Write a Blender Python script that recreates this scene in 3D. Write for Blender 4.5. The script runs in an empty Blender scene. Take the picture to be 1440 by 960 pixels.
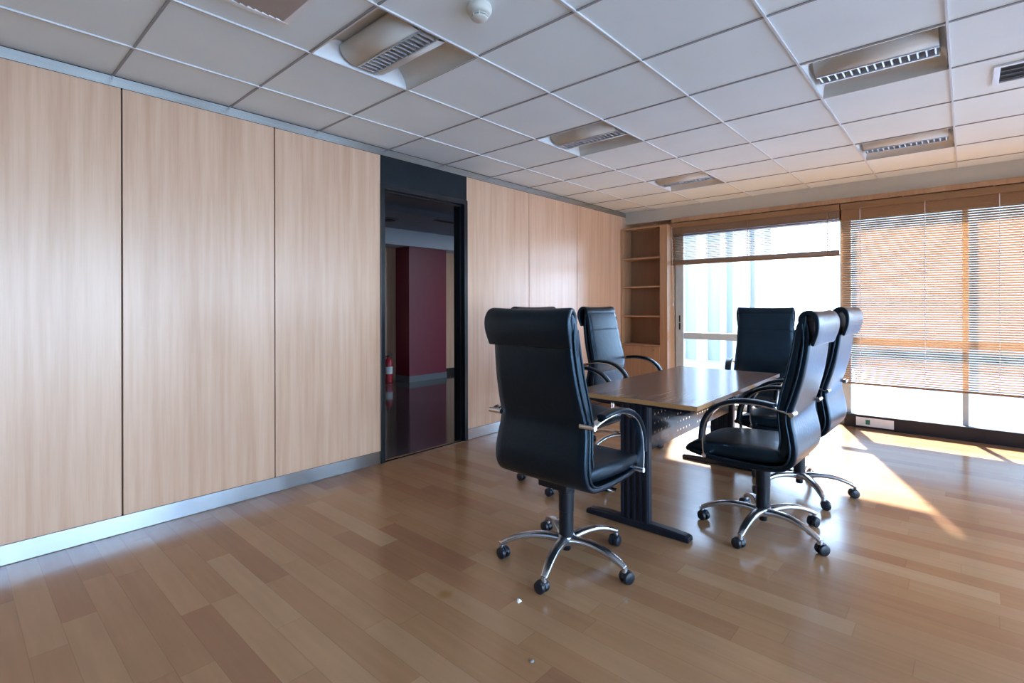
import bpy, bmesh, math, random
from mathutils import Vector, Matrix
random.seed(7)
sc = bpy.context.scene
COL = sc.collection
PI = math.pi

# ------------------------------------------------------------------ camera
F_PX, YAW, ROLL = 715.76, 0.7285, 0.0022
cam_d = bpy.data.cameras.new('camera'); cam = bpy.data.objects.new('camera', cam_d); COL.objects.link(cam)
cam_d.sensor_width = 36; cam_d.lens = 36 * F_PX / 1440
cam_d.shift_y = -49.89 / 1440
cam_d.clip_start = 0.05; cam_d.clip_end = 300
cam.location = (-1.2328, -3.6619, 1.2666)
cam.rotation_euler = (Matrix.Rotation(YAW - PI / 2, 4, 'Z') @ Matrix.Rotation(PI / 2, 4, 'X') @ Matrix.Rotation(-ROLL, 4, 'Z')).to_euler()
sc.camera = cam

# ------------------------------------------------------------------ light
SKY = 7.0
world = bpy.data.worlds.new('sky'); sc.world = world; world.use_nodes = True
wn = world.node_tree.nodes; wl = world.node_tree.links
bg = wn['Background']; bg.inputs['Strength'].default_value = SKY
tc = wn.new('ShaderNodeTexCoord'); sp = wn.new('ShaderNodeSeparateXYZ'); rp = wn.new('ShaderNodeValToRGB')
wl.new(tc.outputs['Generated'], sp.inputs[0]); wl.new(sp.outputs['Z'], rp.inputs[0]); wl.new(rp.outputs[0], bg.inputs['Color'])
rp.color_ramp.elements[0].position = 0.0; rp.color_ramp.elements[0].color = (0.62, 0.80, 1.0, 1)
rp.color_ramp.elements[1].position = 0.7; rp.color_ramp.elements[1].color = (0.36, 0.58, 1.0, 1)
sun_d = bpy.data.lights.new('sun', 'SUN'); sun = bpy.data.objects.new('sun', sun_d); COL.objects.link(sun)
sun_d.energy = 19.0; sun_d.angle = math.radians(1.6); sun_d.color = (1.0, 0.95, 0.88)
sun.location = (12, 3, 6)
sun.rotation_euler = Vector((2.296, 0.85, 1.8)).to_track_quat('Z', 'Y').to_euler()

def portal(name, loc, sx, sy, direction):
    d = bpy.data.lights.new(name, 'AREA'); d.shape = 'RECTANGLE'; d.size = sx; d.size_y = sy
    d.cycles.is_portal = True
    o = bpy.data.objects.new(name, d); COL.objects.link(o); o.location = loc
    o.rotation_euler = Vector(direction).to_track_quat('-Z', 'Y').to_euler()
portal('window_portal', (5.32, -3.7, 1.12), 5.8, 2.24, (-1, 0, 0))
portal('window_portal', (0.5, -7.02, 1.25), 8.4, 2.3, (0, 1, 0))

sc.view_settings.view_transform = 'Standard'; sc.view_settings.look = 'None'
sc.view_settings.exposure = 1.30; sc.view_settings.gamma = 1.0; sc.view_settings.use_curve_mapping = False
try:
    sc.cycles.use_denoising = True
    sc.cycles.max_bounces = 10; sc.cycles.diffuse_bounces = 6; sc.cycles.glossy_bounces = 4
    sc.cycles.transparent_max_bounces = 24; sc.cycles.sample_clamp_indirect = 6.0
    sc.cycles.caustics_reflective = False; sc.cycles.caustics_refractive = False
except Exception: pass

# ------------------------------------------------------------------ materials
def mat(name, col, rough=0.5, metal=0.0, spec=0.5, coat=0.0, noise=None, bump=None):
    m = bpy.data.materials.new(name); m.use_nodes = True
    nt = m.node_tree; b = nt.nodes['Principled BSDF']
    b.inputs['Base Color'].default_value = (*col, 1); b.inputs['Roughness'].default_value = rough
    b.inputs['Metallic'].default_value = metal; b.inputs['Specular IOR Level'].default_value = spec
    b.inputs['Coat Weight'].default_value = coat
    if noise:                                    # (scale xyz, amount)
        s, amt = noise
        t = nt.nodes.new('ShaderNodeTexCoord'); mp = nt.nodes.new('ShaderNodeMapping'); n = nt.nodes.new('ShaderNodeTexNoise')
        mp.inputs['Scale'].default_value = s; n.inputs['Scale'].default_value = 1; n.inputs['Detail'].default_value = 5
        nt.links.new(t.outputs['Object'], mp.inputs[0]); nt.links.new(mp.outputs[0], n.inputs[0])
        r = nt.nodes.new('ShaderNodeValToRGB')
        r.color_ramp.elements[0].position = 0.3; r.color_ramp.elements[1].position = 0.7
        r.color_ramp.elements[0].color = (*[c * (1 - amt) for c in col], 1)
        r.color_ramp.elements[1].color = (*[min(1, c * (1 + amt)) for c in col], 1)
        nt.links.new(n.outputs['Fac'], r.inputs[0]); nt.links.new(r.outputs[0], b.inputs['Base Color'])
    if bump:                                     # (scale, strength)
        t = nt.nodes.new('ShaderNodeTexCoord'); n = nt.nodes.new('ShaderNodeTexNoise'); bp = nt.nodes.new('ShaderNodeBump')
        n.inputs['Scale'].default_value = bump[0]; n.inputs['Detail'].default_value = 3
        bp.inputs['Strength'].default_value = bump[1]; bp.inputs['Distance'].default_value = 0.01
        nt.links.new(t.outputs['Object'], n.inputs[0]); nt.links.new(n.outputs['Fac'], bp.inputs['Height'])
        nt.links.new(bp.outputs[0], b.inputs['Normal'])
    return m

def wood_mat(name, c1, c2, rough, scale=(38, 38, 1.6), spec=0.5, coat=0.0):
    m = bpy.data.materials.new(name); m.use_nodes = True
    nt = m.node_tree; L = nt.links; b = nt.nodes['Principled BSDF']
    b.inputs['Roughness'].default_value = rough; b.inputs['Specular IOR Level'].default_value = spec; b.inputs['Coat Weight'].default_value = coat
    t = nt.nodes.new('ShaderNodeTexCoord')
    def tex(sc_, detail):
        mp = nt.nodes.new('ShaderNodeMapping'); mp.inputs['Scale'].default_value = sc_
        n = nt.nodes.new('ShaderNodeTexNoise'); n.inputs['Scale'].default_value = 1; n.inputs['Detail'].default_value = detail
        L.new(t.outputs['Object'], mp.inputs[0]); L.new(mp.outputs[0], n.inputs[0]); return n
    a = tex(scale, 6); w = tex(tuple(s * .22 for s in scale), 3); f = tex(tuple(s * 5 for s in scale), 2)
    m1 = nt.nodes.new('ShaderNodeMath'); m1.operation = 'MULTIPLY_ADD'; m1.inputs[1].default_value = .5
    L.new(a.outputs['Fac'], m1.inputs[0])
    m2 = nt.nodes.new('ShaderNodeMath'); m2.operation = 'MULTIPLY_ADD'; m2.inputs[1].default_value = .35
    L.new(w.outputs['Fac'], m2.inputs[0])
    m3 = nt.nodes.new('ShaderNodeMath'); m3.operation = 'MULTIPLY'; m3.inputs[1].default_value = .15
    L.new(f.outputs['Fac'], m3.inputs[0]); L.new(m3.outputs[0], m2.inputs[2]); L.new(m2.outputs[0], m1.inputs[2])
    r = nt.nodes.new('ShaderNodeValToRGB')
    r.color_ramp.elements[0].position = .36; r.color_ramp.elements[0].color = (*c1, 1)
    r.color_ramp.elements[1].position = .64; r.color_ramp.elements[1].color = (*c2, 1)
    L.new(m1.outputs[0], r.inputs[0]); L.new(r.outputs[0], b.inputs['Base Color'])
    return m

def floor_mat():
    m = bpy.data.materials.new('parquet'); m.use_nodes = True
    nt = m.node_tree; L = nt.links; N = nt.nodes; b = N['Principled BSDF']
    def math_(op, a, b_=None, c=None):
        n = N.new('ShaderNodeMath'); n.operation = op
        for i, v in enumerate((a, b_, c)):
            if v is None: continue
            if isinstance(v, (int, float)): n.inputs[i].default_value = v
            else: L.new(v, n.inputs[i])
        return n.outputs[0]
    t = N.new('ShaderNodeTexCoord'); s = N.new('ShaderNodeSeparateXYZ'); L.new(t.outputs['Object'], s.inputs[0])
    x, y = s.outputs['X'], s.outputs['Y']
    W = .111
    u = math_('DIVIDE', math_('ADD', x, 20.007), W); row = math_('FLOOR', u); fu = math_('FRACT', u)
    wn1 = N.new('ShaderNodeTexWhiteNoise'); wn1.noise_dimensions = '1D'; L.new(row, wn1.inputs['W'])
    wn2 = N.new('ShaderNodeTexWhiteNoise'); wn2.noise_dimensions = '1D'; L.new(math_('ADD', row, 91.3), wn2.inputs['W'])
    ln = math_('MULTIPLY_ADD', wn2.outputs['Value'], .45, .62)
    v = math_('ADD', math_('DIVIDE', math_('ADD', y, 30), ln), math_('MULTIPLY', wn1.outputs['Value'], 7.0))
    pl = math_('FLOOR', v); fv = math_('FRACT', v)
    cb = N.new('ShaderNodeCombineXYZ'); L.new(row, cb.inputs[0]); L.new(pl, cb.inputs[1])
    wn3 = N.new('ShaderNodeTexWhiteNoise'); wn3.noise_dimensions = '2D'; L.new(cb.outputs[0], wn3.inputs['Vector'])
    ramp = N.new('ShaderNodeValToRGB'); cr = ramp.color_ramp
    cols = [(0, (.318, .155, .078)), (.25, (.354, .182, .088)), (.6, (.385, .207, .102)), (.85, (.412, .232, .118)), (1, (.445, .268, .142))]
    cr.elements[0].position = 0; cr.elements[0].color = (*cols[0][1], 1); cr.elements[1].position = 1; cr.elements[1].color = (*cols[-1][1], 1)
    for p, c in cols[1:-1]:
        e = cr.elements.new(p); e.color = (*c, 1)
    L.new(wn3.outputs['Value'], ramp.inputs[0])
    # grain, offset per plank
    mp = N.new('ShaderNodeMapping'); mp.inputs['Scale'].default_value = (34, 2.2, 1); L.new(t.outputs['Object'], mp.inputs[0])
    ad = N.new('ShaderNodeVectorMath'); ad.operation = 'MULTIPLY_ADD'; L.new(wn3.outputs['Color'], ad.inputs[0]); ad.inputs[1].default_value = (40, 40, 40); L.new(mp.outputs[0], ad.inputs[2])
    gn = N.new('ShaderNodeTexNoise'); gn.inputs['Scale'].default_value = 1; gn.inputs['Detail'].default_value = 6; L.new(ad.outputs[0], gn.inputs[0])
    bn = N.new('ShaderNodeTexNoise'); bn.inputs['Scale'].default_value = 2.2; bn.inputs['Detail'].default_value = 4; L.new(t.outputs['Object'], bn.inputs[0])
    g = math_('MULTIPLY_ADD', gn.outputs['Fac'], .30, .85); g2 = math_('MULTIPLY_ADD', bn.outputs['Fac'], .25, .875)
    gg = math_('MULTIPLY', g, g2)
    # seams
    du = math_('MULTIPLY', math_('MINIMUM', fu, math_('SUBTRACT', 1, fu)), W)
    dv = math_('MULTIPLY', math_('MINIMUM', fv, math_('SUBTRACT', 1, fv)), ln)
    d = math_('MINIMUM', du, dv)
    mr = N.new('ShaderNodeMapRange'); mr.inputs['From Max'].default_value = .0022; mr.inputs['To Min'].default_value = .76; mr.inputs['To Max'].default_value = 1
    L.new(d, mr.inputs['Value'])
    gs = math_('MULTIPLY', gg, mr.outputs[0])
    mx = N.new('ShaderNodeVectorMath'); mx.operation = 'SCALE'; L.new(ramp.outputs[0], mx.inputs[0]); L.new(gs, mx.inputs['Scale'])
    # amber stain by the near chair
    ds = N.new('ShaderNodeVectorMath'); ds.operation = 'DISTANCE'; L.new(t.outputs['Object'], ds.inputs[0]); ds.inputs[1].default_value = (.239, -1.95, 0)
    st = N.new('ShaderNodeMapRange'); st.inputs['From Min'].default_value = .015; st.inputs['From Max'].default_value = .045; st.inputs['To Min'].default_value = .55; st.inputs['To Max'].default_value = 0
    L.new(ds.outputs['Value'], st.inputs['Value'])
    mi = N.new('ShaderNodeMix'); mi.data_type = 'RGBA'; L.new(st.outputs[0], mi.inputs['Factor']); L.new(mx.outputs[0], mi.inputs['A']); mi.inputs['B'].default_value = (.26, .125, .03, 1)
    L.new(mi.outputs['Result'], b.inputs['Base Color'])
    rn = N.new('ShaderNodeMapRange'); rn.inputs['To Min'].default_value = .15; rn.inputs['To Max'].default_value = .23; L.new(bn.outputs['Fac'], rn.inputs['Value'])
    L.new(rn.outputs[0], b.inputs['Roughness'])
    bp = N.new('ShaderNodeBump'); bp.inputs['Strength'].default_value = .25; bp.inputs['Distance'].default_value = .002
    L.new(mr.outputs[0], bp.inputs['Height']); L.new(bp.outputs[0], b.inputs['Normal'])
    b.inputs['Specular IOR Level'].default_value = .45
    return m

def glass_mat(name, tint=(.95, .98, 1)):
    m = bpy.data.materials.new(name); m.use_nodes = True
    nt = m.node_tree; N = nt.nodes; L = nt.links; N.remove(N['Principled BSDF'])
    tr = N.new('ShaderNodeBsdfTransparent'); tr.inputs[0].default_value = (*tint, 1)
    gl = N.new('ShaderNodeBsdfGlossy'); gl.inputs['Roughness'].default_value = .02
    fr = N.new('ShaderNodeFresnel'); fr.inputs[0].default_value = 1.45
    mx = N.new('ShaderNodeMixShader'); L.new(fr.outputs[0], mx.inputs[0]); L.new(tr.outputs[0], mx.inputs[1]); L.new(gl.outputs[0], mx.inputs[2])
    L.new(mx.outputs[0], N['Material Output'].inputs[0]); return m

def slat_mat(name, col, tcol, f):
    m = bpy.data.materials.new(name); m.use_nodes = True
    nt = m.node_tree; N = nt.nodes; L = nt.links; b = N['Principled BSDF']
    b.inputs['Base Color'].default_value = (*col, 1); b.inputs['Roughness'].default_value = .45
    tl = N.new('ShaderNodeBsdfTranslucent'); tl.inputs[0].default_value = (*tcol, 1)
    mx = N.new('ShaderNodeMixShader'); mx.inputs[0].default_value = f
    L.new(b.outputs[0], mx.inputs[1]); L.new(tl.outputs[0], mx.inputs[2]); L.new(mx.outputs[0], N['Material Output'].inputs[0]); return m

M = dict(
    panel=wood_mat('beech_laminate', (.56, .335, .215), (.69, .455, .315), .27, scale=(30, 30, 1.1)),
    gap=mat('joint_backing_board', (.08, .045, .03), .7, noise=((4, 4, 4), .1)),  # dark backing board showing through the panel joints
    shelf=wood_mat('bookcase_beech', (.36, .20, .11), (.48, .29, .165), .42, scale=(40, 40, 2)),
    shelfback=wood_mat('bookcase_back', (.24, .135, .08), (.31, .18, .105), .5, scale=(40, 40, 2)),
    floor=floor_mat(),
    alu=mat('brushed_aluminium', (.50, .55, .60), .24, 1.0, noise=((2, 2, 200), .06)),
    trim=mat('anodised_trim', (.50, .53, .54), .22, 1.0, noise=((3, 3, 90), .08)),
    tile=mat('ceiling_tile', (.76, .84, .86), .9, spec=.2, noise=((2.2, 2.2, 2), .03), bump=(260, .08)),
    tbar=mat('ceiling_bar', (.62, .63, .64), .6, spec=.25, noise=((3, 3, 3), .04)),
    tbar2=mat('ceiling_reveal', (.30, .30, .31), .7, noise=((3, 3, 3), .05)),
    plaster=mat('fascia_plaster', (.60, .56, .48), .85, spec=.2, noise=((3, 3, 3), .04), bump=(60, .1)),
    wallpaint=mat('wall_paint', (.17, .15, .135), .8, noise=((3, 3, 3), .04)),
    black=mat('black_frame', (.009, .011, .014), .28, spec=.4, noise=((5, 5, 5), .15)),
    blackpanel=mat('black_panel', (.013, .017, .021), .45, spec=.15, noise=((5, 5, 5), .15)),
    winmetal=mat('window_aluminium', (.52, .62, .67), .4, .25, noise=((6, 6, 6), .06)),
    glass=glass_mat('window_glass'),
    leather=mat('black_leather', (.003, .005, .009), .33, spec=.5, noise=((9, 9, 9), .2), bump=(55, .10)),
    leather2=mat('black_leather_cushion', (.006, .010, .015), .34, spec=.5, noise=((9, 9, 9), .2), bump=(14, .16)),
    chrome=mat('chrome', (.80, .83, .88), .13, 1.0, noise=((12, 12, 12), .04)),
    alubase=mat('polished_aluminium', (.60, .64, .70), .27, 1.0, noise=((12, 12, 12), .05)),
    plastic=mat('black_plastic', (.006, .008, .012), .36, spec=.35, noise=((20, 20, 20), .15)),
    caster=mat('caster_plastic', (.010, .014, .022), .33, spec=.45, noise=((20, 20, 20), .15)),
    steel=mat('black_steel', (.007, .011, .020), .33, spec=.4, noise=((12, 12, 12), .12)),
    panelsteel=mat('gloss_black_steel', (.004, .006, .010), .14, spec=.22, noise=((12, 12, 12), .12)),
    top=wood_mat('table_veneer', (.24, .158, .125), (.30, .208, .168), .16, scale=(2.2, 40, 30)),
    edge=wood_mat('table_edge', (.36, .185, .075), (.44, .24, .105), .4, scale=(3, 30, 30)),
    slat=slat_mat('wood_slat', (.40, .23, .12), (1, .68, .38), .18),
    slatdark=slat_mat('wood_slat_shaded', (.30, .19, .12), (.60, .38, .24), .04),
    rail=wood_mat('rail_wood', (.22, .115, .05), (.32, .18, .085), .45, scale=(30, 2, 30)),
    cord=mat('white_cord', (.80, .78, .78), .6, noise=((40, 40, 40), .05)),
    sill=mat('grey_sill', (.020, .020, .026), .4, spec=.3, noise=((5, 5, 5), .12)),
    white=mat('white_plastic', (.74, .76, .78), .35, noise=((9, 9, 9), .03)),
    green=mat('green_plastic', (.01, .16, .13), .35, noise=((9, 9, 9), .1)),
    louvre=mat('louvre_metal', (.66, .70, .74), .35, .5, noise=((9, 9, 9), .03)),
    cream=mat('cream_enamel', (.62, .62, .56), .42, noise=((5, 5, 5), .03)),
    lamppaint=mat('lamp_enamel', (.60, .59, .54), .4, noise=((5, 5, 5), .03)),
    lampwhite=mat('lamp_end_enamel', (.80, .83, .83), .45, noise=((5, 5, 5), .03)),
    grille=mat('vent_grille', (.42, .37, .34), .5, noise=((9, 9, 9), .06)),
    dark=mat('vent_dark', (.02, .02, .02), .7, noise=((9, 9, 9), .1)),
    red=mat('red_paint', (.16, .004, .018), .45, noise=((2, 2, 2), .06)),
    reddark=mat('red_extinguisher', (.42, .012, .022), .3, noise=((9, 9, 9), .05)),
    skirt=mat('grey_skirting', (.12, .13, .14), .4, noise=((9, 9, 9), .06)),
    corrfloor=mat('dark_polished_tile', (.055, .052, .058), .09, noise=((1.5, 1.5, 1.5), .3)),
    corrceil=mat('corridor_ceiling', (.30, .33, .37), .85, noise=((2, 2, 2), .03)),
    corrbeam=mat('corridor_beam', (.55, .58, .62), .8, noise=((2, 2, 2), .03)),
    concrete=mat('pale_terrace', (.235, .265, .30), .85, noise=((2, 2, 2), .06)),
    paper=mat('white_paper', (.80, .80, .80), .8, noise=((60, 60, 60), .04)),
    grit=mat('grey_grit', (.30, .29, .28), .8, noise=((60, 60, 60), .1)),
)

def brushed(m, aniso=.9):
    nt = m.node_tree; b = nt.nodes['Principled BSDF']; c = nt.nodes.new('ShaderNodeCombineXYZ'); c.inputs[2].default_value = 1
    nt.links.new(c.outputs[0], b.inputs['Tangent']); b.inputs['Anisotropic'].default_value = aniso; b.inputs['Roughness'].default_value = .24
for k_ in ('leather', 'leather2'): M[k_].node_tree.nodes['Principled BSDF'].inputs['Specular Tint'].default_value = (.45, .74, 1, 1)
brushed(M['alu'], .8); brushed(M['trim'])

# ------------------------------------------------------------------ helpers
def obj(name, bm, m, parent=None, smooth=False, bevel=0.0, keep_angle=35):
    me = bpy.data.meshes.new(name); bmesh.ops.recalc_face_normals(bm, faces=bm.faces[:]); bm.to_mesh(me); bm.free()
    o = bpy.data.objects.new(name, me); COL.objects.link(o)
    for x in (m if isinstance(m, (list, tuple)) else [m]): me.materials.append(x)
    if smooth:
        for p in me.polygons: p.use_smooth = True
        me.set_sharp_from_angle(angle=math.radians(keep_angle))
    if bevel:
        b = o.modifiers.new('bevel', 'BEVEL'); b.width = bevel; b.segments = 2; b.limit_method = 'ANGLE'
    if parent: o.parent = parent
    return o

def tag(o, label=None, cat=None, group=None, kind=None):
    if label: o['label'] = label
    if cat: o['category'] = cat
    if group: o['group'] = group
    if kind: o['kind'] = kind
    return o

def thing(name, label, cat, loc=(0, 0, 0), rz=0, group=None):
    o = bpy.data.objects.new(name, None); COL.objects.link(o); o.empty_display_size = .1
    o.location = loc; o.rotation_euler = (0, 0, rz); return tag(o, label, cat, group)

def box(bm, x0, x1, y0, y1, z0, z1, mi=0, skip=''):
    v = [bm.verts.new(p) for p in ((x0, y0, z0), (x1, y0, z0), (x1, y1, z0), (x0, y1, z0), (x0, y0, z1), (x1, y0, z1), (x1, y1, z1), (x0, y1, z1))]
    for k, f in (('b', (3, 2, 1, 0)), ('t', (4, 5, 6, 7)), ('s', (0, 1, 5, 4)), ('e', (1, 2, 6, 5)), ('n', (2, 3, 7, 6)), ('w', (3, 0, 4, 7))):
        if k in skip: continue
        fa = bm.faces.new([v[i] for i in f]); fa.material_index = mi
    return v

def bx(name, x0, x1, y0, y1, z0, z1, m, parent=None, bevel=0.0):
    bm = bmesh.new(); box(bm, x0, x1, y0, y1, z0, z1); return obj(name, bm, m, parent, bevel=bevel)

def lathe(bm, prof, n=24, c=(0, 0), cap=True, mi=0, T=None):
    rings = []
    for r, z in prof:
        ring = []
        for k in range(n):
            a = 2 * PI * k / n; p = Vector((c[0] + r * math.cos(a), c[1] + r * math.sin(a), z))
            if T is not None: p = T @ p
            ring.append(bm.verts.new(p))
        rings.append(ring)
    for a, b in zip(rings, rings[1:]):
        for k in range(n):
            f = bm.faces.new((a[k], a[(k + 1) % n], b[(k + 1) % n], b[k])); f.material_index = mi
    if cap:
        for r_ in (rings[0], rings[-1]):
            f = bm.faces.new(r_); f.material_index = mi

def cyl(bm, p, q, r, n=16, r2=None):
    p, q = Vector(p), Vector(q); d = q - p
    T = Matrix.Translation(p) @ d.to_track_quat('Z', 'Y').to_matrix().to_4x4()
    lathe(bm, [(r, 0), (r if r2 is None else r2, d.length)], n, T=T)

def spline(pts, n):
    """Catmull-Rom through tuples of any length"""
    out = []; P = [tuple(2 * a - b for a, b in zip(pts[0], pts[1]))] + list(pts) + [tuple(2 * a - b for a, b in zip(pts[-1], pts[-2]))]
    segs = len(pts) - 1
    for i in range(n):
        u = i / (n - 1) * segs; k = min(int(u), segs - 1); t = u - k
        p0, p1, p2, p3 = P[k], P[k + 1], P[k + 2], P[k + 3]
        out.append(tuple(.5 * (2 * b + (c - a) * t + (2 * a - 5 * b + 4 * c - d) * t * t + (3 * b - a - 3 * c + d) * t ** 3) for a, b, c, d in zip(p0, p1, p2, p3)))
    return out

def loft(bm, pts, n=40, sec=24, ex=4.0, y0=0.0, flat_end=False):
    """sweep a rounded-rectangle section along a path in the x-z plane; pts = (x, z, half width in y, half thickness)"""
    S = spline(pts, n); st = []
    for i, s in enumerate(S):
        a = S[max(0, i - 1)]; b = S[min(n - 1, i + 1)]
        tx, tz = b[0] - a[0], b[1] - a[1]; l = math.hypot(tx, tz) or 1; st.append((*s, tx / l, tz / l))
    full = []
    K = 5
    h = st[0][3]
    if not flat_end:
        for k in range(K):
            t = k / K * PI / 2; c, s_ = math.cos(t), math.sin(t)
            x, z, hw, ht, tx, tz = st[0]; full.append((x - tx * h * (c), z - tz * h * (c), hw - h * (1 - s_), max(ht * s_, ht * .12), tx, tz))
    full += st
    h = st[-1][3]
    if not flat_end:
        for k in range(K - 1, -1, -1):
            t = k / K * PI / 2; c, s_ = math.cos(t), math.sin(t)
            x, z, hw, ht, tx, tz = st[-1]; full.append((x + tx * h * c, z + tz * h * c, hw - h * (1 - s_), max(ht * s_, ht * .12), tx, tz))
    rings = []
    for x, z, hw, ht, tx, tz in full:
        ring = []
        for k in range(sec):
            t = 2 * PI * (k + .5) / sec; c, s_ = math.cos(t), math.sin(t)
            e = 2 / ex
            e_y = min(ht * 1.3, hw)                      # corner length in y stays tied to the thickness
            yy = math.copysign((hw - e_y) * min(1, abs(c) * 1.6) + e_y * abs(c) ** e if abs(c) > 0 else 0, c)
            oo = math.copysign(abs(s_) ** e, s_) * ht
            ring.append(bm.verts.new((x - tz * oo, y0 + yy, z + tx * oo)))
        rings.append(ring)
    for a, b in zip(rings, rings[1:]):
        for k in range(sec): bm.faces.new((a[k], a[(k + 1) % sec], b[(k + 1) % sec], b[k]))
    bm.faces.new(rings[0]); bm.faces.new(rings[-1])

# ------------------------------------------------------------------ room shell
CZ = 2.541                      # ceiling height
YW = -0.139                     # face of the panelled wall
XW = 5.08                       # face of the window wall fascia
XB, YR = -3.9, -6.9             # rear and right walls, outside the frame
def structure(o): o['kind'] = 'structure'; return o

structure(bx('floor', XB, 5.32, YR, YW + .06, -.06, 0, M['floor']))

# ceiling of 0.6 m tiles with cells left open for the lamps
LAMPS = [(0, 2), (3, 2), (6, 2), (0, 5), (3, 5), (6, 5), (-3, 2), (-3, 5), (0, 8), (3, 8), (6, 8)]
VENTS = []
bm = bmesh.new(); Tz = CZ + .006
for i in range(-7, 9):
    for j in range(0, 12):
        if (i, j) in LAMPS: continue
        x0, x1 = max(i * .6, XB), min(i * .6 + .6, XW + .02); y1, y0 = min(-j * .6, YW), max(-j * .6 - .6, YR)
        if x1 <= x0 or y1 <= y0: continue
        box(bm, x0 + .004, x1 - .004, y0 + .004, y1 - .004, Tz, Tz + .015)
structure(obj('ceiling', bm, M['tile']))
bm = bmesh.new()
for j in range(1, 12): box(bm, XB, XW + .02, -j * .6 - .005, -j * .6 + .005, CZ - .002, CZ + .03)
structure(obj('trim_1', bm, M['tbar']))
bm = bmesh.new()
for i in range(-6, 9): box(bm, i * .6 - .0055, i * .6 + .0055, YR, YW, CZ + .001, CZ + .03)
structure(obj('trim_2', bm, M['tbar2']))
structure(bx('trim_3', XB, XW + .3, YR, YW, CZ + .16, CZ + .2, M['tbar2']))     # slab over the ceiling void

# wall_left: backing and tall laminate panels
wl_ = bmesh.new()
box(wl_, XB, 1.126, YW + .022, YW + .10, 0, CZ + .16); box(wl_, 2.071, 5.4, YW + .022, YW + .10, 0, CZ + .16); box(wl_, 1.126, 2.071, YW + .022, YW + .10, 2.49, CZ + .16)
wall_left = structure(obj('wall_left', wl_, M['gap']))
for a, b in ((-3.9, -3.095), (-3.087, -2.252), (-2.244, -1.409), (-1.401, -.564), (-.556, .279), (.287, 1.124), (2.073, 2.990), (2.998, 3.901), (3.909, 5.30)):
    bx('panel', a, b, YW, YW + .022, .1, 2.487, M['panel'], wall_left, bevel=.0015)
structure(bx('trim_4', XB, XW, YW - .006, YW + .03, 2.487, CZ + .001, M['trim']))
bb = bmesh.new(); box(bb, XB, 1.118, YW - .004, YW + .02, .002, .099); box(bb, 2.080, 4.94, YW - .004, YW + .02, .002, .099)
structure(obj('baseboard_left', bb, M['alu'], bevel=.001))

# doorway in the left wall
door = bmesh.new()
box(door, 1.122, 1.160, YW - .014, YW + .14, 0, 2.262); box(door, 2.036, 2.076, YW - .014, YW + .14, 0, 2.262)
box(door, 1.160, 2.036, YW - .014, YW + .14, 2.218, 2.262)
d1 = structure(obj('door_1', door, M['black'], bevel=.003))
bx('header_panel', 1.127, 2.071, YW - .004, YW + .02, 2.263, 2.486, M['blackpanel'], d1)
stop = bmesh.new(); box(stop, 1.160, 1.172, YW + .04, YW + .09, 0, 2.218); box(stop, 2.024, 2.036, YW + .04, YW + .09, 0, 2.218); box(stop, 1.172, 2.024, YW + .04, YW + .09, 2.206, 2.218)
obj('door_stop', stop, M['black'], d1)
th = bx('threshold', 1.160, 2.036, YW - .005, YW + .02, 0, .004, M['alu'], d1)

# window wall: lintel fascia, wall stub beside bookcase
structure(bx('wall_window', XW, 5.32, YR, YW + .05, 2.385, CZ + .16, M['plaster']))
structure(bx('wall_rear', XB - .1, XB, YR, YW + .1, 0, CZ + .2, M['wallpaint']))
bm = bmesh.new(); box(bm, XB, 5.32, YR - .2, YR - .0, 0, .10); box(bm, XB, 5.32, YR - .2, YR, 2.38, CZ + .2); box(bm, 4.65, 5.32, YR - .2, YR, .10, 2.38); box(bm, 1.48, 1.87, YR - .2, YR, .10, 2.38); box(bm, 3.03, 3.50, YR - .2, YR, .10, 2.38)
structure(obj('wall_right', bm, M['wallpaint']))
# windows on the right wall (behind the camera's right shoulder)
for k, (x0, x1) in enumerate(((XB, -2.1), (-2.1, -.3), (-.3, 1.48), (1.87, 3.03), (3.50, 4.65))):
    f = bmesh.new()
    box(f, x0, x0 + .05, YR - .14, YR - .08, .10, 2.38); box(f, x1 - .05, x1, YR - .14, YR - .08, .10, 2.38)
    box(f, x0 + .05, x1 - .05, YR - .14, YR - .08, .10, .15); box(f, x0 + .05, x1 - .05, YR - .14, YR - .08, 2.32, 2.38); box(f, x0 + .05, x1 - .05, YR - .13, YR - .09, .86, .92)
    wdw = structure(obj('window_%d' % (k + 3), f, M['winmetal']))
    bx('pane', x0 + .05, x1 - .05, YR - .113, YR - .107, .15, 2.32, M['glass'], wdw)

# window 1 (clear, sliding door) and window 2 (behind the long blind)
def window(name, y0, y1, z0, z1, mull, tz):
    f = bmesh.new(); X0, X1 = 5.19, 5.25
    box(f, X0, X1, y0, y0 + .05, z0, z1); box(f, X0, X1, y1 - .05, y1, z0, z1)
    box(f, X0, X1, y0 + .05, y1 - .05, z0, z0 + .055); box(f, X0, X1, y0 + .05, y1 - .05, z1 - .05, z1)
    w = structure(obj(name, f, M['winmetal'], bevel=.003))
    t = bmesh.new(); box(t, X0 + .008, X1 - .008, y0 + .05, y1 - .05, *tz); obj('transom', t, M['winmetal'], w, bevel=.002)
    for my in mull:
        t = bmesh.new(); box(t, X0 + .004, X1 - .004, my - .022, my + .022, z0 + .055, z1 - .05); obj('mullion', t, M['winmetal'], w, bevel=.002)
    bx('pane', 5.218, 5.224, y0 + .05, y1 - .05, z0 + .055, z1 - .05, M['glass'], w)
    return w
w1 = window('window_1', -2.70, -.80, 0, 2.385, [], (.835, .922))
st = bmesh.new(); box(st, 5.175, 5.19, -.925, -.815, .02, 2.2); obj('sash_stile', st, M['winmetal'], w1, bevel=.004)
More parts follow.
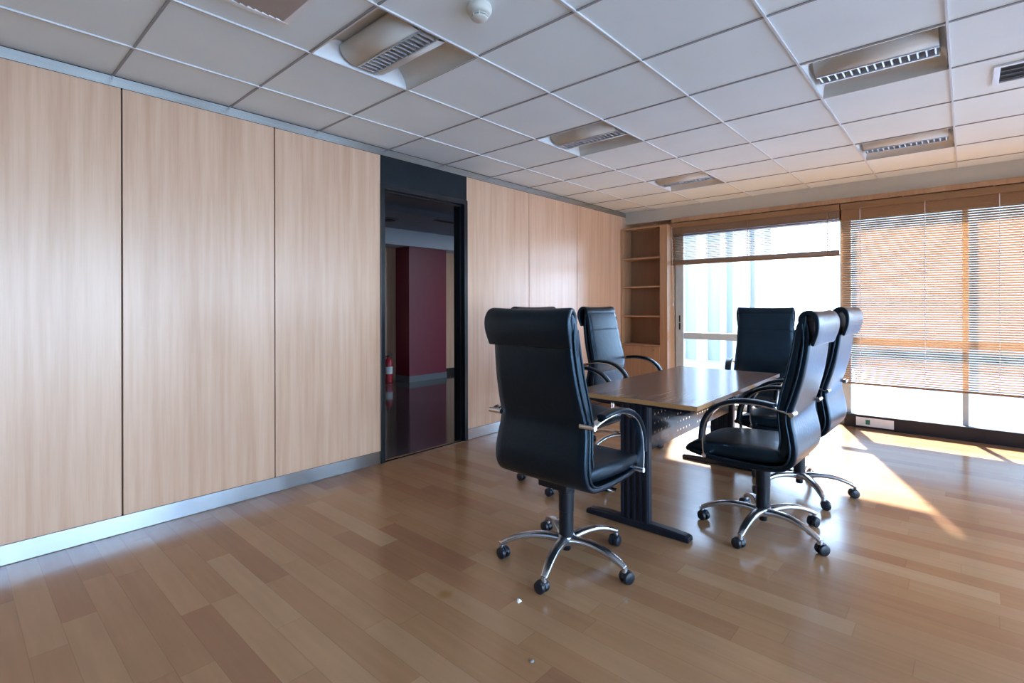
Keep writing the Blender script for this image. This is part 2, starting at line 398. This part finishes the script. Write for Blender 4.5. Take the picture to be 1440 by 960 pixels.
hd = bmesh.new(); box(hd, 5.168, 5.176, -.885, -.868, .955, 1.04); box(hd, 5.168, 5.176, -.885, -.868, 1.055, 1.14); obj('handle', hd, M['black'], w1, bevel=.003)
w2 = window('window_2', -6.85, -2.70, .0, 2.385, [-3.657, -4.62, -5.58], (.857, .920))
# dark window head between glass and lintel
structure(bx('trim_5', 5.13, 5.26, YR, -.78, 2.17, 2.385, M['rail']))
structure(bx('wall_corner', 5.22, 5.32, -.80, YW + .05, 0, 2.39, M['shelf']))
# dark duct along the floor under window 2
bm = bmesh.new(); 
vs = [(5.108, .0), (5.108, .128), (5.112, .132), (5.19, .132), (5.19, 0)]
rings = []
for y in (-6.85, -2.70): rings.append([bm.verts.new((x, y, z)) for x, z in vs])
for k in range(len(vs)): bm.faces.new((rings[0][k], rings[0][(k + 1) % 5], rings[1][(k + 1) % 5], rings[1][k]))
bm.faces.new(rings[0]); bm.faces.new(rings[1])
structure(obj('baseboard_window', bm, M['sill']))
# socket strip
so = thing('socket_strip', 'white socket strip with a green outlet on the dark duct below the long blind', 'electrical socket', (5.106, -2.963, .022))
bx('cover_plate', -.008, 0, -.158, .158, 0, .088, M['white'], so, bevel=.002)
b1 = bmesh.new(); cyl(b1, (-.0085, .10, .044), (-.011, .10, .044), .026, 20); cyl(b1, (-.011, .10, .044), (-.0115, .10, .044), .019, 20)
obj('round_outlet', b1, M['white'], so, smooth=True)
bx('green_outlet', -.0125, -.008, .038, .075, .020, .068, M['green'], so, bevel=.001)['label'] = 'green square outlet'
b2 = bmesh.new(); box(b2, -.0105, -.008, -.02, .02, .022, .066); box(b2, -.0105, -.008, -.065, -.028, .022, .066); box(b2, -.0105, -.008, -.13, -.08, .022, .066)
obj('blank_module', b2, M['white'], so, bevel=.001)

# wooden pelmet rail across both windows
pr = bmesh.new(); box(pr, 5.035, XW, -6.85, -.83, 2.335, 2.384)
structure(obj('trim_6', pr, M['shelf'], bevel=.002))
for y in (-.86, -1.9, -3.2, -3.85, -4.6):
    kb = bmesh.new(); cyl(kb, (5.045, y, 2.336), (5.045, y, 2.318), .010, 12); tag(obj('bracket', kb, M['rail'], bpy.data.objects['trim_6']), None)

# ------------------------------------------------------------------ blinds
def blind(label, y0, y1, ztop, zbot, tilt_deg, m, pitch, cords, closed_to, stack=.0, cm='cord'):
    X = 5.06
    t = thing('venetian_blind', label, 'window blind', (X, (y0 + y1) / 2, zbot), 0)
    def L(bm): bmesh.ops.translate(bm, verts=bm.verts[:], vec=(-X, -(y0 + y1) / 2, -zbot)); return bm
    hr = bmesh.new(); box(hr, X - .028, X + .022, y0, y1, ztop - .062, ztop); obj('headrail', L(hr), M['rail'], t, bevel=.002)
    s = bmesh.new(); W = .0125; z = ztop - .068; k = 0
    while z > zbot + .022 + stack:
        a = math.radians(-62 if z > closed_to else tilt_deg + random.uniform(-1.5, 1.5))
        sag = random.uniform(-.0006, .0006)
        c, sn = math.cos(a), math.sin(a)
        vs = []
        for yy, dz in ((y0 + .004, sag), (y1 - .004, -sag)):
            for q in (-1, -.5, 0, .5, 1):
                cr = .0013 * (1 - q * q)
                vs.append(s.verts.new((X + q * W * c - cr * sn, yy, z + dz + q * W * sn + cr * c)))
        for q in range(4): s.faces.new((vs[q], vs[q + 1], vs[q + 6], vs[q + 5]))
        k += 1; z -= pitch if z <= closed_to else pitch * .8
    zz = zbot + .022 + stack
    while zz > zbot + .022:
        box(s, X - W, X + W, y0 + .004, y1 - .004, zz - .0022, zz); zz -= .0034
    so_ = obj('slats', L(s), m, t); sm = so_.modifiers.new('thick', 'SOLIDIFY'); sm.thickness = .0007
    br = bmesh.new(); box(br, X - .016, X + .016, y0, y1, zbot, zbot + .020); obj('bottom_rail', L(br), M['rail'], t, bevel=.003)
    for y in cords:
        cbm = bmesh.new()
        for dx in (-.0145, .0145): cyl(cbm, (X + dx, y, zbot + .01), (X + dx, y, ztop - .06), .0016 if dx > 0 else .0028, 6)
        obj('ladder_cord', L(cbm), M[cm], t)
    return t, L
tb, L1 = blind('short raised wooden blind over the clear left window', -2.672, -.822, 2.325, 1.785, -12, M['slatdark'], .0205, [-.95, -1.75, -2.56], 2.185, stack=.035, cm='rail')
wd = bmesh.new(); cyl(wd, (5.03, -.852, 1.30), (5.03, -.835, 2.28), .0022, 6); obj('pull_cord', L1(wd), M['cord'], tb)
kn = bmesh.new(); lathe(kn, [(.002, 1.31), (.007, 1.30), (.009, 1.27), (.006, 1.262)], 12, c=(5.03, -.852)); obj('cord_knob', L1(kn), M['white'], tb, smooth=True)
blind('long wooden blind lowered over the right window almost to the floor duct', -4.42, -2.682, 2.325, .452, -33, M['slat'], .0222, [-2.850, -3.368, -3.886, -4.34], 2.165)

# ------------------------------------------------------------------ bookcase
bk = thing('bookcase', 'tall beech bookcase with empty shelves in the corner beside the clear window', 'bookcase', (4.94, -.473, 0))
def BK(name, x0, x1, y0, y1, z0, z1, m=None, **k):
    return bx(name, x0 - 4.94, x1 - 4.94, y0 + .473, y1 + .473, z0, z1, m or M['shelf'], bk, **k)
BK('side_panel', 4.942, 5.215, YW - .021, YW - .001, .0, 2.31, bevel=.001)
BK('side_panel', 4.942, 5.165, -.812, -.712, .0, 2.31, bevel=.001)
BK('top_panel', 4.944, 5.075, -.712, YW - .021, 2.288, 2.308)
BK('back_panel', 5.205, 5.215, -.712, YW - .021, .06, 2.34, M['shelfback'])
for z in (1.885, 1.505, 1.115): BK('shelf', 4.955, 5.205, -.711, YW - .022, z, z + .020, bevel=.001)
BK('shelf', 4.946, 5.205, -.711, YW - .022, .735, .755, bevel=.001)
cd = BK('cabinet_door', 4.930, 4.946, -.710, YW - .023, .08, .732, bevel=.002)
kb = bmesh.new(); cyl(kb, (4.930 - 4.94, -.63 + .473, .69), (4.922 - 4.94, -.63 + .473, .69), .011, 16); obj('lock', kb, M['rail'], cd, smooth=True)
BK('plinth', 4.96, 4.975, -.711, YW - .022, 0, .075)

# ------------------------------------------------------------------ ceiling lamps
def make_lamp():
    t = thing('ceiling_light', '', 'ceiling light', (0, 0, CZ), 0, 'recessed square ceiling lights')
    h = .295; D = .105
    b = bmesh.new(); box(b, -h, h, -h, h, .004, D, skip='b'); box(b, -h - .001, -h + .006, -h, h, -.002, .01); box(b, h - .006, h + .001, -h, h, -.002, .01)
    obj('housing', b, M['lamppaint'], t)
    for s in (-1, 1):                                # curved outer reflectors
        b = bmesh.new(); P = []
        for k in range(11):
            u = k / 10 * PI / 2; P.append((s * (h - .008 - .15 * (1 - math.cos(u))), .002 + .095 * math.sin(u)))
        r = [[b.verts.new((x, y, z)) for x, z in P] for y in (-h + .006, h - .006)]
        for k in range(10): b.faces.new((r[0][k], r[0][k + 1], r[1][k + 1], r[1][k]))
        obj('reflector', b, M['lamppaint'], t, smooth=True)
    for s in (-1, 1):                                # wings beside the louvre, convex
        b = bmesh.new(); P = [(s * (.052 + .105 * math.sin(k / 10 * PI / 2)), .004 + .078 * (1 - math.cos(k / 10 * PI / 2))) for k in range(11)]
        r = [[b.verts.new((x, y, z)) for x, z in P] for y in (-h + .03, h - .03)]
        for k in range(10): b.faces.new((r[0][k], r[0][k + 1], r[1][k + 1], r[1][k]))
        o = obj('wing', b, M['lamppaint'], t, smooth=True); sm = o.modifiers.new('t', 'SOLIDIFY'); sm.thickness = .002
    b = bmesh.new()
    for s in (-1, 1): box(b, s * .052 - .003, s * .052 + .003, -h + .03, h - .03, -.001, .045)
    for k in range(15):
        y = -h + .045 + k * (2 * h - .09) / 14; box(b, -.049, .049, y - .0035, y + .0035, .003, .028)
    box(b, -.049, .049, -h + .03, h - .03, .045, .047)
    obj('louvre', b, M['louvre'], t)
    for s in (-1, 1):                                # white curved end plates
        b = bmesh.new(); r = []
        for k in range(9):
            u = k / 8 * PI / 2; y = s * (h - .002 - .055 * (1 - math.cos(u))); z = .001 + .09 * math.sin(u); r.append([b.verts.new((-h + .006, y, z)), b.verts.new((h - .006, y, z))])
        for k in range(8): b.faces.new((r[k][0], r[k][1], r[k + 1][1], r[k + 1][0]))
        obj('end_plate', b, M['lampwhite'], t, smooth=True)
    return t
def copy_tree(o, parent=None):
    c = o.copy(); COL.objects.link(c)
    if parent: c.parent = parent; c.matrix_parent_inverse = o.matrix_parent_inverse.copy()
    for ch in [q for q in bpy.data.objects if q.parent == o]: copy_tree(ch, c)
    return c
lamp_labels = {
    (0, 2): 'recessed square ceiling light nearest the smoke detector, largest in view',
    (3, 2): 'recessed square ceiling light, middle one of the row along the panelled wall',
    (6, 2): 'recessed square ceiling light near the bookcase corner, far end of the left row',
    (3, 5): 'recessed square ceiling light beside the small black slot vent',
    (6, 5): 'recessed square ceiling light above the long lowered blind, far end of the right row'}
protoL = make_lamp(); firstL = True
for (i, j), lb in lamp_labels.items():
    o = protoL if firstL else copy_tree(protoL); firstL = False
    o.location = (i * .6 + .3, -j * .6 - .3, CZ); o['label'] = lb
hid = bmesh.new()                                     # closed tiles where lamps fall outside the frame
for (i, j) in LAMPS:
    if (i, j) in lamp_labels: continue
    box(hid, i * .6 + .004, min(i * .6 + .596, XW), max(-j * .6 - .596, YR), -j * .6 - .004, Tz, Tz + .015)
structure(obj('trim_7', hid, M['tile']))

# ------------------------------------------------------------------ vents and smoke detector
v1 = thing('ceiling_vent', 'pale square ceiling air grille at the top left edge of the ceiling', 'air vent', (-.385, -1.545, CZ + .006))
b = bmesh.new(); hx, hy = .195, .185
for (x0, x1, y0, y1) in ((-hx, hx, -hy, -hy + .028), (-hx, hx, hy - .028, hy), (-hx, -hx + .028, -hy + .028, hy - .028), (hx - .028, hx, -hy + .028, hy - .028)): box(b, x0, x1, y0, y1, -.010, 0)
obj('frame', b, M['white'], v1, bevel=.003)
b = bmesh.new()
for k in range(11):
    x = -hx + .045 + k * .030
    vs = [b.verts.new(p) for p in ((x - .012, -hy + .028, -.002), (x + .016, -hy + .028, -.009), (x + .016, hy - .028, -.009), (x - .012, hy - .028, -.002))]; b.faces.new(vs)
o = obj('blades', b, M['grille'], v1); o.modifiers.new('t', 'SOLIDIFY').thickness = .0015
bx('backing', -hx + .02, hx - .02, -hy + .02, hy - .02, -.0012, 0, M['dark'], v1)
v2 = thing('ceiling_vent', 'white framed black slot vent at the right edge of the ceiling', 'air vent', (2.675, -4.02, CZ + .006))
b = bmesh.new(); hx, hy = .155, .245
for (x0, x1, y0, y1) in ((-hx, hx, -hy, -hy + .028), (-hx, hx, hy - .028, hy), (-hx, -hx + .028, -hy + .028, hy - .028), (hx - .028, hx, -hy + .028, hy - .028)): box(b, x0, x1, y0, y1, -.012, 0)
obj('frame', b, M['white'], v2, bevel=.003)
bx('backing', -hx + .02, hx - .02, -hy + .02, hy - .02, -.002, 0, M['dark'], v2)
b = bmesh.new()
for x in (-.07, 0, .07): box(b, x - .003, x + .003, -hy + .028, hy - .028, -.010, -.002)
obj('divider', b, M['alu'], v2)
sd = thing('smoke_detector', 'round cream smoke detector on the ceiling near the largest light', 'smoke detector', (.297, -2.114, CZ + .006))
b = bmesh.new(); lathe(b, [(.050, 0), (.052, -.006), (.054, -.012), (.053, -.026), (.047, -.036), (.040, -.040)], 32); obj('body', b, M['cream'], sd, smooth=True)
b = bmesh.new(); lathe(b, [(.034, -.038), (.034, -.052)], 32); obj('chamber', b, M['dark'], sd, smooth=True)
b = bmesh.new(); lathe(b, [(.038, -.043), (.040, -.0455), (.038, -.048)], 32); lathe(b, [(.036, -.051), (.034, -.056), (.024, -.062), (.004, -.064)], 32)
for k in range(8):
    a = k * PI / 4; cyl(b, (.0375 * math.cos(a), .0375 * math.sin(a), -.038), (.0355 * math.cos(a), .0355 * math.sin(a), -.054), .003, 6)
obj('cap', b, M['cream'], sd, smooth=True)

# ------------------------------------------------------------------ corridor beyond the door
structure(bx('floor_corridor', .2, 6.0, YW + .06, 3.9, -.06, .0, M['corrfloor']))
structure(bx('ceiling_corridor', .2, 6.0, YW + .10, 3.9, 2.52, 2.6, M['corrceil']))
structure(bx('trim_8', .2, 6.0, 3.2, 3.9, 2.262, 2.52, M['corrbeam']))
structure(bx('trim_9', .2, 6.0, 1.60, 1.66, 2.44, 2.52, M['corrceil']))
structure(bx('wall_corridor', .2, 6.0, 3.62, 3.72, .0, 2.262, M['panel']))
structure(bx('baseboard_corridor', 4.76, 6.0, 3.605, 3.62, 0, .10, M['alu']))
structure(bx('wall_corridor_end', 5.9, 6.0, YW + .1, 3.7, 0, 2.52, M['wallpaint']))
structure(bx('wall_corridor_near', .2, .3, YW + .1, 3.7, 0, 2.52, M['wallpaint']))
structure(bx('wall_red', 3.94, 4.745, 3.244, 3.62, .1, 2.262, M['red']))
structure(bx('baseboard_red', 3.935, 4.75, 3.236, 3.62, 0, .1, M['skirt']))
for x, y in ((3.05, 2.55), (3.75, 2.05)):
    v = thing('ceiling_vent', 'round vent in the dim corridor ceiling nearer the door jamb' if x < 3.5 else 'slim dark vent in the corridor ceiling, right of the round one', 'air vent', (x, y, 2.52))
    b = bmesh.new()
    if x < 3.5: lathe(b, [(.17, 0), (.16, -.012), (.12, -.014)], 28)
    else: box(b, -.22, .22, -.07, .07, -.012, 0)
    obj('frame', b, M['skirt'], v)
    b = bmesh.new()
    if x < 3.5: lathe(b, [(.11, -.014), (.10, -.018)], 28)
    else: box(b, -.2, .2, -.045, .045, -.016, -.012)
    obj('grille', b, M['dark'], v)
fe = thing('fire_extinguisher', 'red fire extinguisher seen through the doorway beside the red column', 'fire extinguisher', (3.70, 3.49, 0))
b = bmesh.new(); lathe(b, [(.055, 0), (.068, .01), (.070, .03), (.070, .33), (.062, .37), (.035, .40), (.022, .405), (.022, .42)], 28); obj('cylinder', b, M['reddark'], fe, smooth=True)
b = bmesh.new(); cyl(b, (0, 0, .42), (0, 0, .455), .02, 14); box(b, -.012, .075, -.01, .01, .452, .462); box(b, -.012, .065, -.01, .01, .475, .484); cyl(b, (-.01, 0, .44), (-.05, 0, .44), .008, 8); obj('valve', b, M['plastic'], fe)
b = bmesh.new(); 
pts = spline([(-.05, 0, .44), (-.10, -.01, .38), (-.095, -.02, .22), (-.085, -.02, .12)], 14)
for a_, c_ in zip(pts, pts[1:]): cyl(b, a_, c_, .009, 8)
obj('hose', b, M['plastic'], fe, smooth=True)
b = bmesh.new()
r0 = [[b.verts.new((.0712 * math.cos(a), .0712 * math.sin(a), z)) for a in [math.radians(200 + 14 * k) for k in range(9)]] for z in (.15, .27)]
for k in range(8): b.faces.new((r0[0][k], r0[0][k + 1], r0[1][k + 1], r0[1][k]))
obj('paper_label', b, M['white'], fe)
cl = bpy.data.lights.new('corridor_ceiling_lamp', 'AREA'); cl.shape = 'RECTANGLE'; cl.size = 1.2; cl.size_y = .6; cl.energy = 9; cl.color = (.86, .92, 1)
co = bpy.data.objects.new('corridor_ceiling_lamp', cl); COL.objects.link(co); co.location = (5.1, 1.6, 2.50)

# ------------------------------------------------------------------ outside
structure(bx('ground_outside', 5.32, 40, -30, 20, -.3, -.05, M['concrete']))
structure(bx('ground_side', -30, 5.32, -40, YR - .2, -3.2, -3.0, M['concrete']))
def facade(name, label, x, y0, y1, h, m, ribs):
    fb = bmesh.new(); y = y1
    box(fb, x + .12, x + .5, y0, y1, -.05, h)
    while y > y0 + .5:
        w = random.choice(ribs); box(fb, x, x + .13, y - w, y, -.05, h); y -= w + random.choice((.14, .2))
    tag(obj(name, fb, m), label, 'building')
fb = bmesh.new()
box(fb, 11.12, 11.6, -.28, 12, -.05, 4.2, 1)
for y0, y1 in ((-.28, -.10), (.02, .38), (.55, .67), (1.00, 1.24), (1.56, 1.83), (2.2, 2.5), (2.9, 3.3), (3.8, 4.3), (4.9, 5.6), (6.3, 7), (8, 9), (10, 11)): box(fb, 11.0, 11.13, y0, y1, -.05, 4.2, 0)
tag(obj('outside_facade', fb, [mat('facade_rib', (.52, .50, .47), .7, noise=((.6, .6, .6), .05)), mat('facade_recess', (.27, .275, .275), .7, noise=((.6, .6, .6), .05))]), 'pale ribbed building facade outside the left part of the clear window', 'building')
facade('outside_facade', 'added plain facade dimming the sky outside the long blind, right of the ribbed facade', 12.2, -4.75, -1.6, 4.6, mat('sky_dimming_facade', (.215, .215, .195), .8, noise=((.5, .5, .5), .1)), (2.4, 3.0))  # added block, sized to cut the sky brightness seen between the slats

# ------------------------------------------------------------------ conference table
TX, TY, TA = 2.165, -2.228, math.radians(1.0)
tb_ = thing('conference_table', 'rectangular conference table with reddish brown top on black steel legs', 'table', (TX, TY, 0), TA)
LX, LY = .83, .39
bx('tabletop', -LX, LX, -LY, LY, .723, .748, M['top'], tb_)
b = bmesh.new(); e = .0015
box(b, -LX - e, -LX, -LY - e, LY + e, .7235, .7475); box(b, LX, LX + e, -LY - e, LY + e, .7235, .7475); box(b, -LX, LX, -LY - e, -LY, .7235, .7475); box(b, -LX, LX, LY, LY + e, .7235, .7475)
obj('edge_band', b, M['edge'], tb_)['label'] = 'light tan edge band'
for s in (-1, 1):
    cx = s * .735
    lg = bmesh.new()
    box(lg, cx - .022, cx + .022, -.088, .088, .03, .70)
    for k in range(5):
        yy = -.075 + k * .0375; box(lg, cx - .030, cx + .030, yy - .008, yy + .008, .035, .70)
    l = obj('leg', lg, M['steel'], tb_, bevel=.003)
    ft = bmesh.new()
    P = [(-.318, .012, .012), (-.30, .020, .020), (-.2, .027, .027), (0, .03, .030), (.2, .027, .027), (.30, .020, .020), (.318, .012, .012)]
    rg = [[ft.verts.new(p) for p in ((cx - .032, y, .002), (cx + .032, y, .002), (cx + .032, y, z2 + .008), (cx + .024, y, z2 + .016), (cx - .024, y, z2 + .016), (cx - .032, y, z2 + .008))] for y, z2, _ in P]
    for a_, c_ in zip(rg, rg[1:]):
        for k in range(6): ft.faces.new((a_[k], a_[(k + 1) % 6], c_[(k + 1) % 6], c_[k]))
    ft.faces.new(rg[0]); ft.faces.new(rg[-1])
    obj('foot', ft, M['steel'], l, bevel=.003)
    br = bmesh.new(); box(br, cx - .025, cx + .025, -.33, .33, .695, .723); obj('bracket', br, M['steel'], l, bevel=.002)
bb_ = bmesh.new(); box(bb_, -.71, .71, .10, .14, .68, .723); box(bb_, -.71, .71, -.14, -.10, .68, .723); obj('frame_rail', bb_, M['steel'], tb_)
# perforated modesty panel
mp_ = bmesh.new(); ym = -.07; cell = .0470; cz_h = .0262; nz = 11; z0 = .44
nx = int(1.41 / cell); x0 = -nx * cell / 2
def hole(i, j):
    return (i % 7) in (1, 2, 3, 4, 5) and (j in (1, 2, 3, 4, 5, 6, 7, 8, 9)) and j % 2 == 1
for i in range(nx):
    for j in range(nz):
        xa, za = x0 + i * cell, z0 + j * cz_h; xb, zb = xa + cell, za + cz_h
        if not hole(i, j):
            mp_.faces.new([mp_.verts.new(p) for p in ((xa, ym, za), (xb, ym, za), (xb, ym, zb), (xa, ym, zb))])
        else:
            cx_, cz_ = (xa + xb) / 2, (za + zb) / 2; r = .0072
            out = [(xa, za), (cx_, za), (xb, za), (xb, cz_), (xb, zb), (cx_, zb), (xa, zb), (xa, cz_)]
            inn = [(cx_ + r * math.cos(math.radians(225 + 45 * k)), cz_ + r * math.sin(math.radians(225 + 45 * k))) for k in range(8)]
            vo = [mp_.verts.new((p[0], ym, p[1])) for p in out]; vi = [mp_.verts.new((p[0], ym, p[1])) for p in inn]
            for k in range(8): mp_.faces.new((vo[k], vo[(k + 1) % 8], vi[(k + 1) % 8], vi[k]))
bmesh.ops.remove_doubles(mp_, verts=mp_.verts[:], dist=.0002)
po = obj('modesty_panel', mp_, M['panelsteel'], tb_); po.modifiers.new('t', 'SOLIDIFY').thickness = .0015

# ------------------------------------------------------------------ office chairs
def make_chair():
    t = thing('office_chair', '', 'chair', (0, 0, 0), 0, 'black leather office chairs')
    b = bmesh.new()                                   # one-piece outer shell
    loft(b, [(-.262, 1.200, 0.220, .013), (-.271, 1.10, .225, .014), (-.251, .95, .234, .015), (-.222, .83, .243, .015), (-.200, .755, .250, .015), (-.197, .70, .255, .015),
             (-.211, .63, .262, .015), (-.221, .56, .266, .015), (-.213, .50, .267, .015), (-.180, .460, .266, .016), (-.12, .442, .264, .016), (0, .436, .262, .016), (.18, .440, .256, .015), (.315, .458, .246, .013)], 70, 28, 3)
    sh = obj('shell', b, M['leather'], t, smooth=True, keep_angle=80)
    SP = [(-.250, 1.19, .226), (-.257, 1.10, .229), (-.237, .95, .237), (-.208, .83, .246), (-.186, .755, .253), (-.183, .70, .258), (-.196, .63, .265), (-.206, .56, .269), (-.199, .508, .270), (-.172, .474, .269), (-.12, .457, .267), (0, .451, .265), (.18, .454, .259), (.315, .470, .249)]
    CP = [(-.222, 1.16, .222), (-.205, 1.05, .227), (-.186, .95, .232), (-.165, .86, .238), (-.149, .79, .243), (-.145, .74, .247), (-.150, .68, .250), (-.158, .60, .254), (-.150, .545, .253)]
    for path in (SP, CP):
        for s_ in (-1, 1):
            pb = bmesh.new(); S_ = spline(path, 44)
            for p_, q_ in zip(S_, S_[1:]): cyl(pb, (p_[0], s_ * p_[2], p_[1]), (q_[0], s_ * q_[2], q_[1]), .0055, 8)
            obj('piping', pb, M['leather2'], sh, smooth=True, keep_angle=70)
    b = bmesh.new()                                   # back cushion with creases
    loft(b, [(-.262, 1.225, .226, .012), (-.249, 1.19, .228, .024), (-.232, 1.12, .229, .027), (-.219, 1.060, .226, .0255), (-.216, 1.045, .226, .023), (-.213, 1.03, .227, .0265),
             (-.203, .95, .231, .030), (-.182, .86, .237, .031), (-.166, .79, .242, .031), (-.162, .74, .246, .031), (-.166, .69, .248, .026), (-.172, .675, .249, .024), (-.172, .66, .250, .027), (-.178, .60, .252, .030), (-.174, .55, .252, .026), (-.165, .52, .250, .018)], 90, 28, 3)
    obj('backrest', b, M['leather2'], t, smooth=True, keep_angle=80)
    b = bmesh.new()                                   # seat cushion
    loft(b, [(-.165, .500, .238, .028), (-.10, .500, .248, .042), (0, .496, .253, .046), (.15, .489, .252, .044), (.26, .484, .244, .036), (.32, .473, .238, .026), (.338, .462, .232, .018)], 50, 28, 2.6)
    obj('seat', b, M['leather2'], t, smooth=True, keep_angle=80)
    b = bmesh.new()                                   # head roll folding over the top
    loft(b, [(-.240, 1.190, .228, .010), (-.243, 1.218, .229, .014), (-.258, 1.240, .231, .015), (-.284, 1.246, .236, .016), (-.306, 1.233, .243, .016), (-.320, 1.200, .248, .013), (-.318, 1.15, .247, .011), (-.300, 1.090, .240, .009)], 44, 24, 3)
    for v in b.verts:
        if v.co.z > 1.18: v.co.z -= .009 * max(0, 1 - (v.co.y / .235) ** 2) * min(1, (v.co.z - 1.18) / .04)
    obj('headrest', b, M['leather'], t, smooth=True, keep_angle=80)
    for s in (1, -1):
        A = [(-.222, .744), (-.17, .758), (-.10, .770), (-.02, .774), (.06, .764), (.13, .735), (.18, .690), (.208, .635), (.218, .57), (.218, .51), (.212, .462)]
        b = bmesh.new(); loft(b, [(x, z, .0185, .0045) for x, z in A], 50, 12, 4, y0=s * .293)
        cyl(b, (-.222, s * .235, .744), (-.222, s * .312, .744), .0125, 16); cyl(b, (.212, s * .235, .462), (.212, s * .312, .462), .0125, 16)
        a = obj('armrest', b, M['chrome'], t, smooth=True)
        b = bmesh.new(); P = spline(A, 40)[6:33]; Q = []
        for i, (x, z) in enumerate(P):
            p, q = P[max(0, i - 1)], P[min(len(P) - 1, i + 1)]; tx, tz = q[0] - p[0], q[1] - p[1]; l = math.hypot(tx, tz); Q.append((x - tz / l * .013, z + tx / l * .013, .0255, .011))
        loft(b, Q[::2], 40, 16, 3, y0=s * .293); obj('arm_pad', b, M['leather'], a, smooth=True, keep_angle=80)['label'] = 'black padded arm cover'
    b = bmesh.new(); box(b, -.12, .12, -.085, .085, .385, .428); box(b, -.06, .16, -.05, .05, .365, .39); obj('tilt_mechanism', b, M['plastic'], t, bevel=.006)
    b = bmesh.new(); cyl(b, (.06, -.05, .392), (.075, -.19, .385), .005, 10); cyl(b, (.075, -.18, .385), (.082, -.235, .378), .009, 10, r2=.012); obj('lever', b, M['chrome'], t, smooth=True)
    b = bmesh.new(); lathe(b, [(.036, .118), (.0365, .25), (.038, .252), (.039, .34), (.0415, .342), (.042, .385)], 28); lathe(b, [(.022, .385), (.022, .41)], 16)
    lathe(b, [(.020, .055), (.022, .060), (.022, .095)], 18)
    obj('gas_column', b, M['plastic'], t, smooth=True)
    base = bmesh.new(); lathe(base, [(.030, .085), (.044, .090), (.047, .112), (.043, .128), (.036, .133)], 30)
    hub = obj('base_hub', base, M['alubase'], t, smooth=True)
    turn = []
    for k in range(5):
        a = math.radians(72 * k); T = Matrix.Rotation(a, 4, 'Z')
        b = bmesh.new(); loft(b, [(.030, .108, .029, .020), (.09, .119, .026, .017), (.16, .121, .0235, .015), (.23, .110, .0215, .0135), (.29, .089, .019, .012), (.322, .073, .0165, .011)], 26, 14, 2.4)
        cyl(b, (.325, 0, .078), (.325, 0, .052), .0135, 14)
        bmesh.ops.transform(b, matrix=T, verts=b.verts[:]); lg = obj('leg', b, M['alubase'], hub, smooth=True); lg.parent = hub
        # twin-wheel caster with its own swivel
        sw = math.radians((25, 140, 250, 70, 200)[k])
        S = T @ Matrix.Translation((.325, 0, 0)) @ Matrix.Rotation(sw, 4, 'Z') @ Matrix.Translation((.012, 0, 0))
        b = bmesh.new()
        for w in (-1, 1):
            T2 = Matrix.Translation((0, w * .0055, .0285)) @ Matrix.Rotation(-w * PI / 2, 4, 'X')
            lathe(b, [(.020, 0), (.0265, .001), (.0285, .005), (.0285, .014), (.026, .019), (.016, .0225), (.004, .0235)], 24, T=S @ T2)
        T3 = Matrix.Translation((-.012, 0, 0))
        lathe(b, [(.011, .030), (.012, .050), (.012, .058)], 14, T=S @ T3)
        ring = []
        for yy in (-.006, .006):
            ring.append([b.verts.new(S @ Vector((.030 * math.cos(q), yy, .0285 + .030 * math.sin(q)))) for q in [math.radians(20 + 16 * j) for j in range(11)]] + [b.verts.new(S @ Vector((0, yy, .030)))])
        n_ = len(ring[0])
        for j in range(n_): b.faces.new((ring[0][j], ring[0][(j + 1) % n_], ring[1][(j + 1) % n_], ring[1][j]))
        b.faces.new(ring[0]); b.faces.new(ring[1])
        obj('caster', b, M['caster'], t, smooth=True)
    return t

LIFT = [0, -.017, -.002, .004, .002, -.008]
CH = [  # x, y, facing, base angle, label
    (.841, -2.172, 0, 54, 'office chair at the near end of the table, dark back turned'),
    (1.858, -2.803, 89, 32.5, 'black leather office chair on the window side of the table, nearer one, seen side on'),
    (2.674, -2.808, 89, 0, 'black leather office chair on the window side, partly hidden behind the nearer side-on chair'),
    (1.775, -1.49, 270, 55.5, 'black leather office chair mostly hidden behind the large foreground chair, by the panelled wall'),
    (2.84, -1.37, 268, 20, 'black leather office chair in front of the bookcase, its front lit blue'),
    (3.60, -2.34, 195, 10, 'black leather office chair at the far end of the table against the bright window')]
proto = make_chair()
kids = [o for o in bpy.data.objects if o.parent == proto]
def base_parts(root):
    return [o for o in bpy.data.objects if o.parent == root and (o.name.startswith('base_hub') or o.name.startswith('caster'))]
for n, (x, y, th_, ba, lb) in enumerate(CH):
    o = proto if n == len(CH) - 1 else copy_tree(proto)
    o.location = (x, y, 0); o.rotation_euler = (0, 0, math.radians(th_)); o['label'] = lb
    for q in [k_ for k_ in bpy.data.objects if k_.parent == o and k_.name.split('.')[0] in ('shell', 'backrest', 'seat', 'headrest', 'armrest', 'tilt_mechanism', 'lever')]: q.location.z = LIFT[n]
    for q in base_parts(o): q.rotation_euler = (0, 0, math.radians(ba - th_))

# ------------------------------------------------------------------ litter on the floor
b = bmesh.new()
pts = [(-.012, -.006, 0), (.010, -.009, .001), (.013, .004, .004), (.002, .010, .010), (-.009, .006, .003), (.001, .0, .012)]
vs = [b.verts.new(p) for p in pts]
for f in ((0, 1, 5), (1, 2, 5), (2, 3, 5), (3, 4, 5), (4, 0, 5), (4, 3, 2, 1, 0)): b.faces.new([vs[i] for i in f])
o = obj('paper_scrap', b, M['paper']); o.location = (.412, -2.231, .0005); tag(o, 'tiny crumpled white paper scrap on the floor below the near chair', 'scrap')
b = bmesh.new(); bmesh.ops.create_icosphere(b, subdivisions=2, radius=.007)
for v in b.verts: v.co.z *= .55; v.co.x *= random.uniform(.85, 1.2)
o = obj('grit_pebble', b, M['grit']); o.location = (.164, -2.508, .0038); tag(o, 'small grey pebble on the parquet at the bottom of the view', 'pebble')
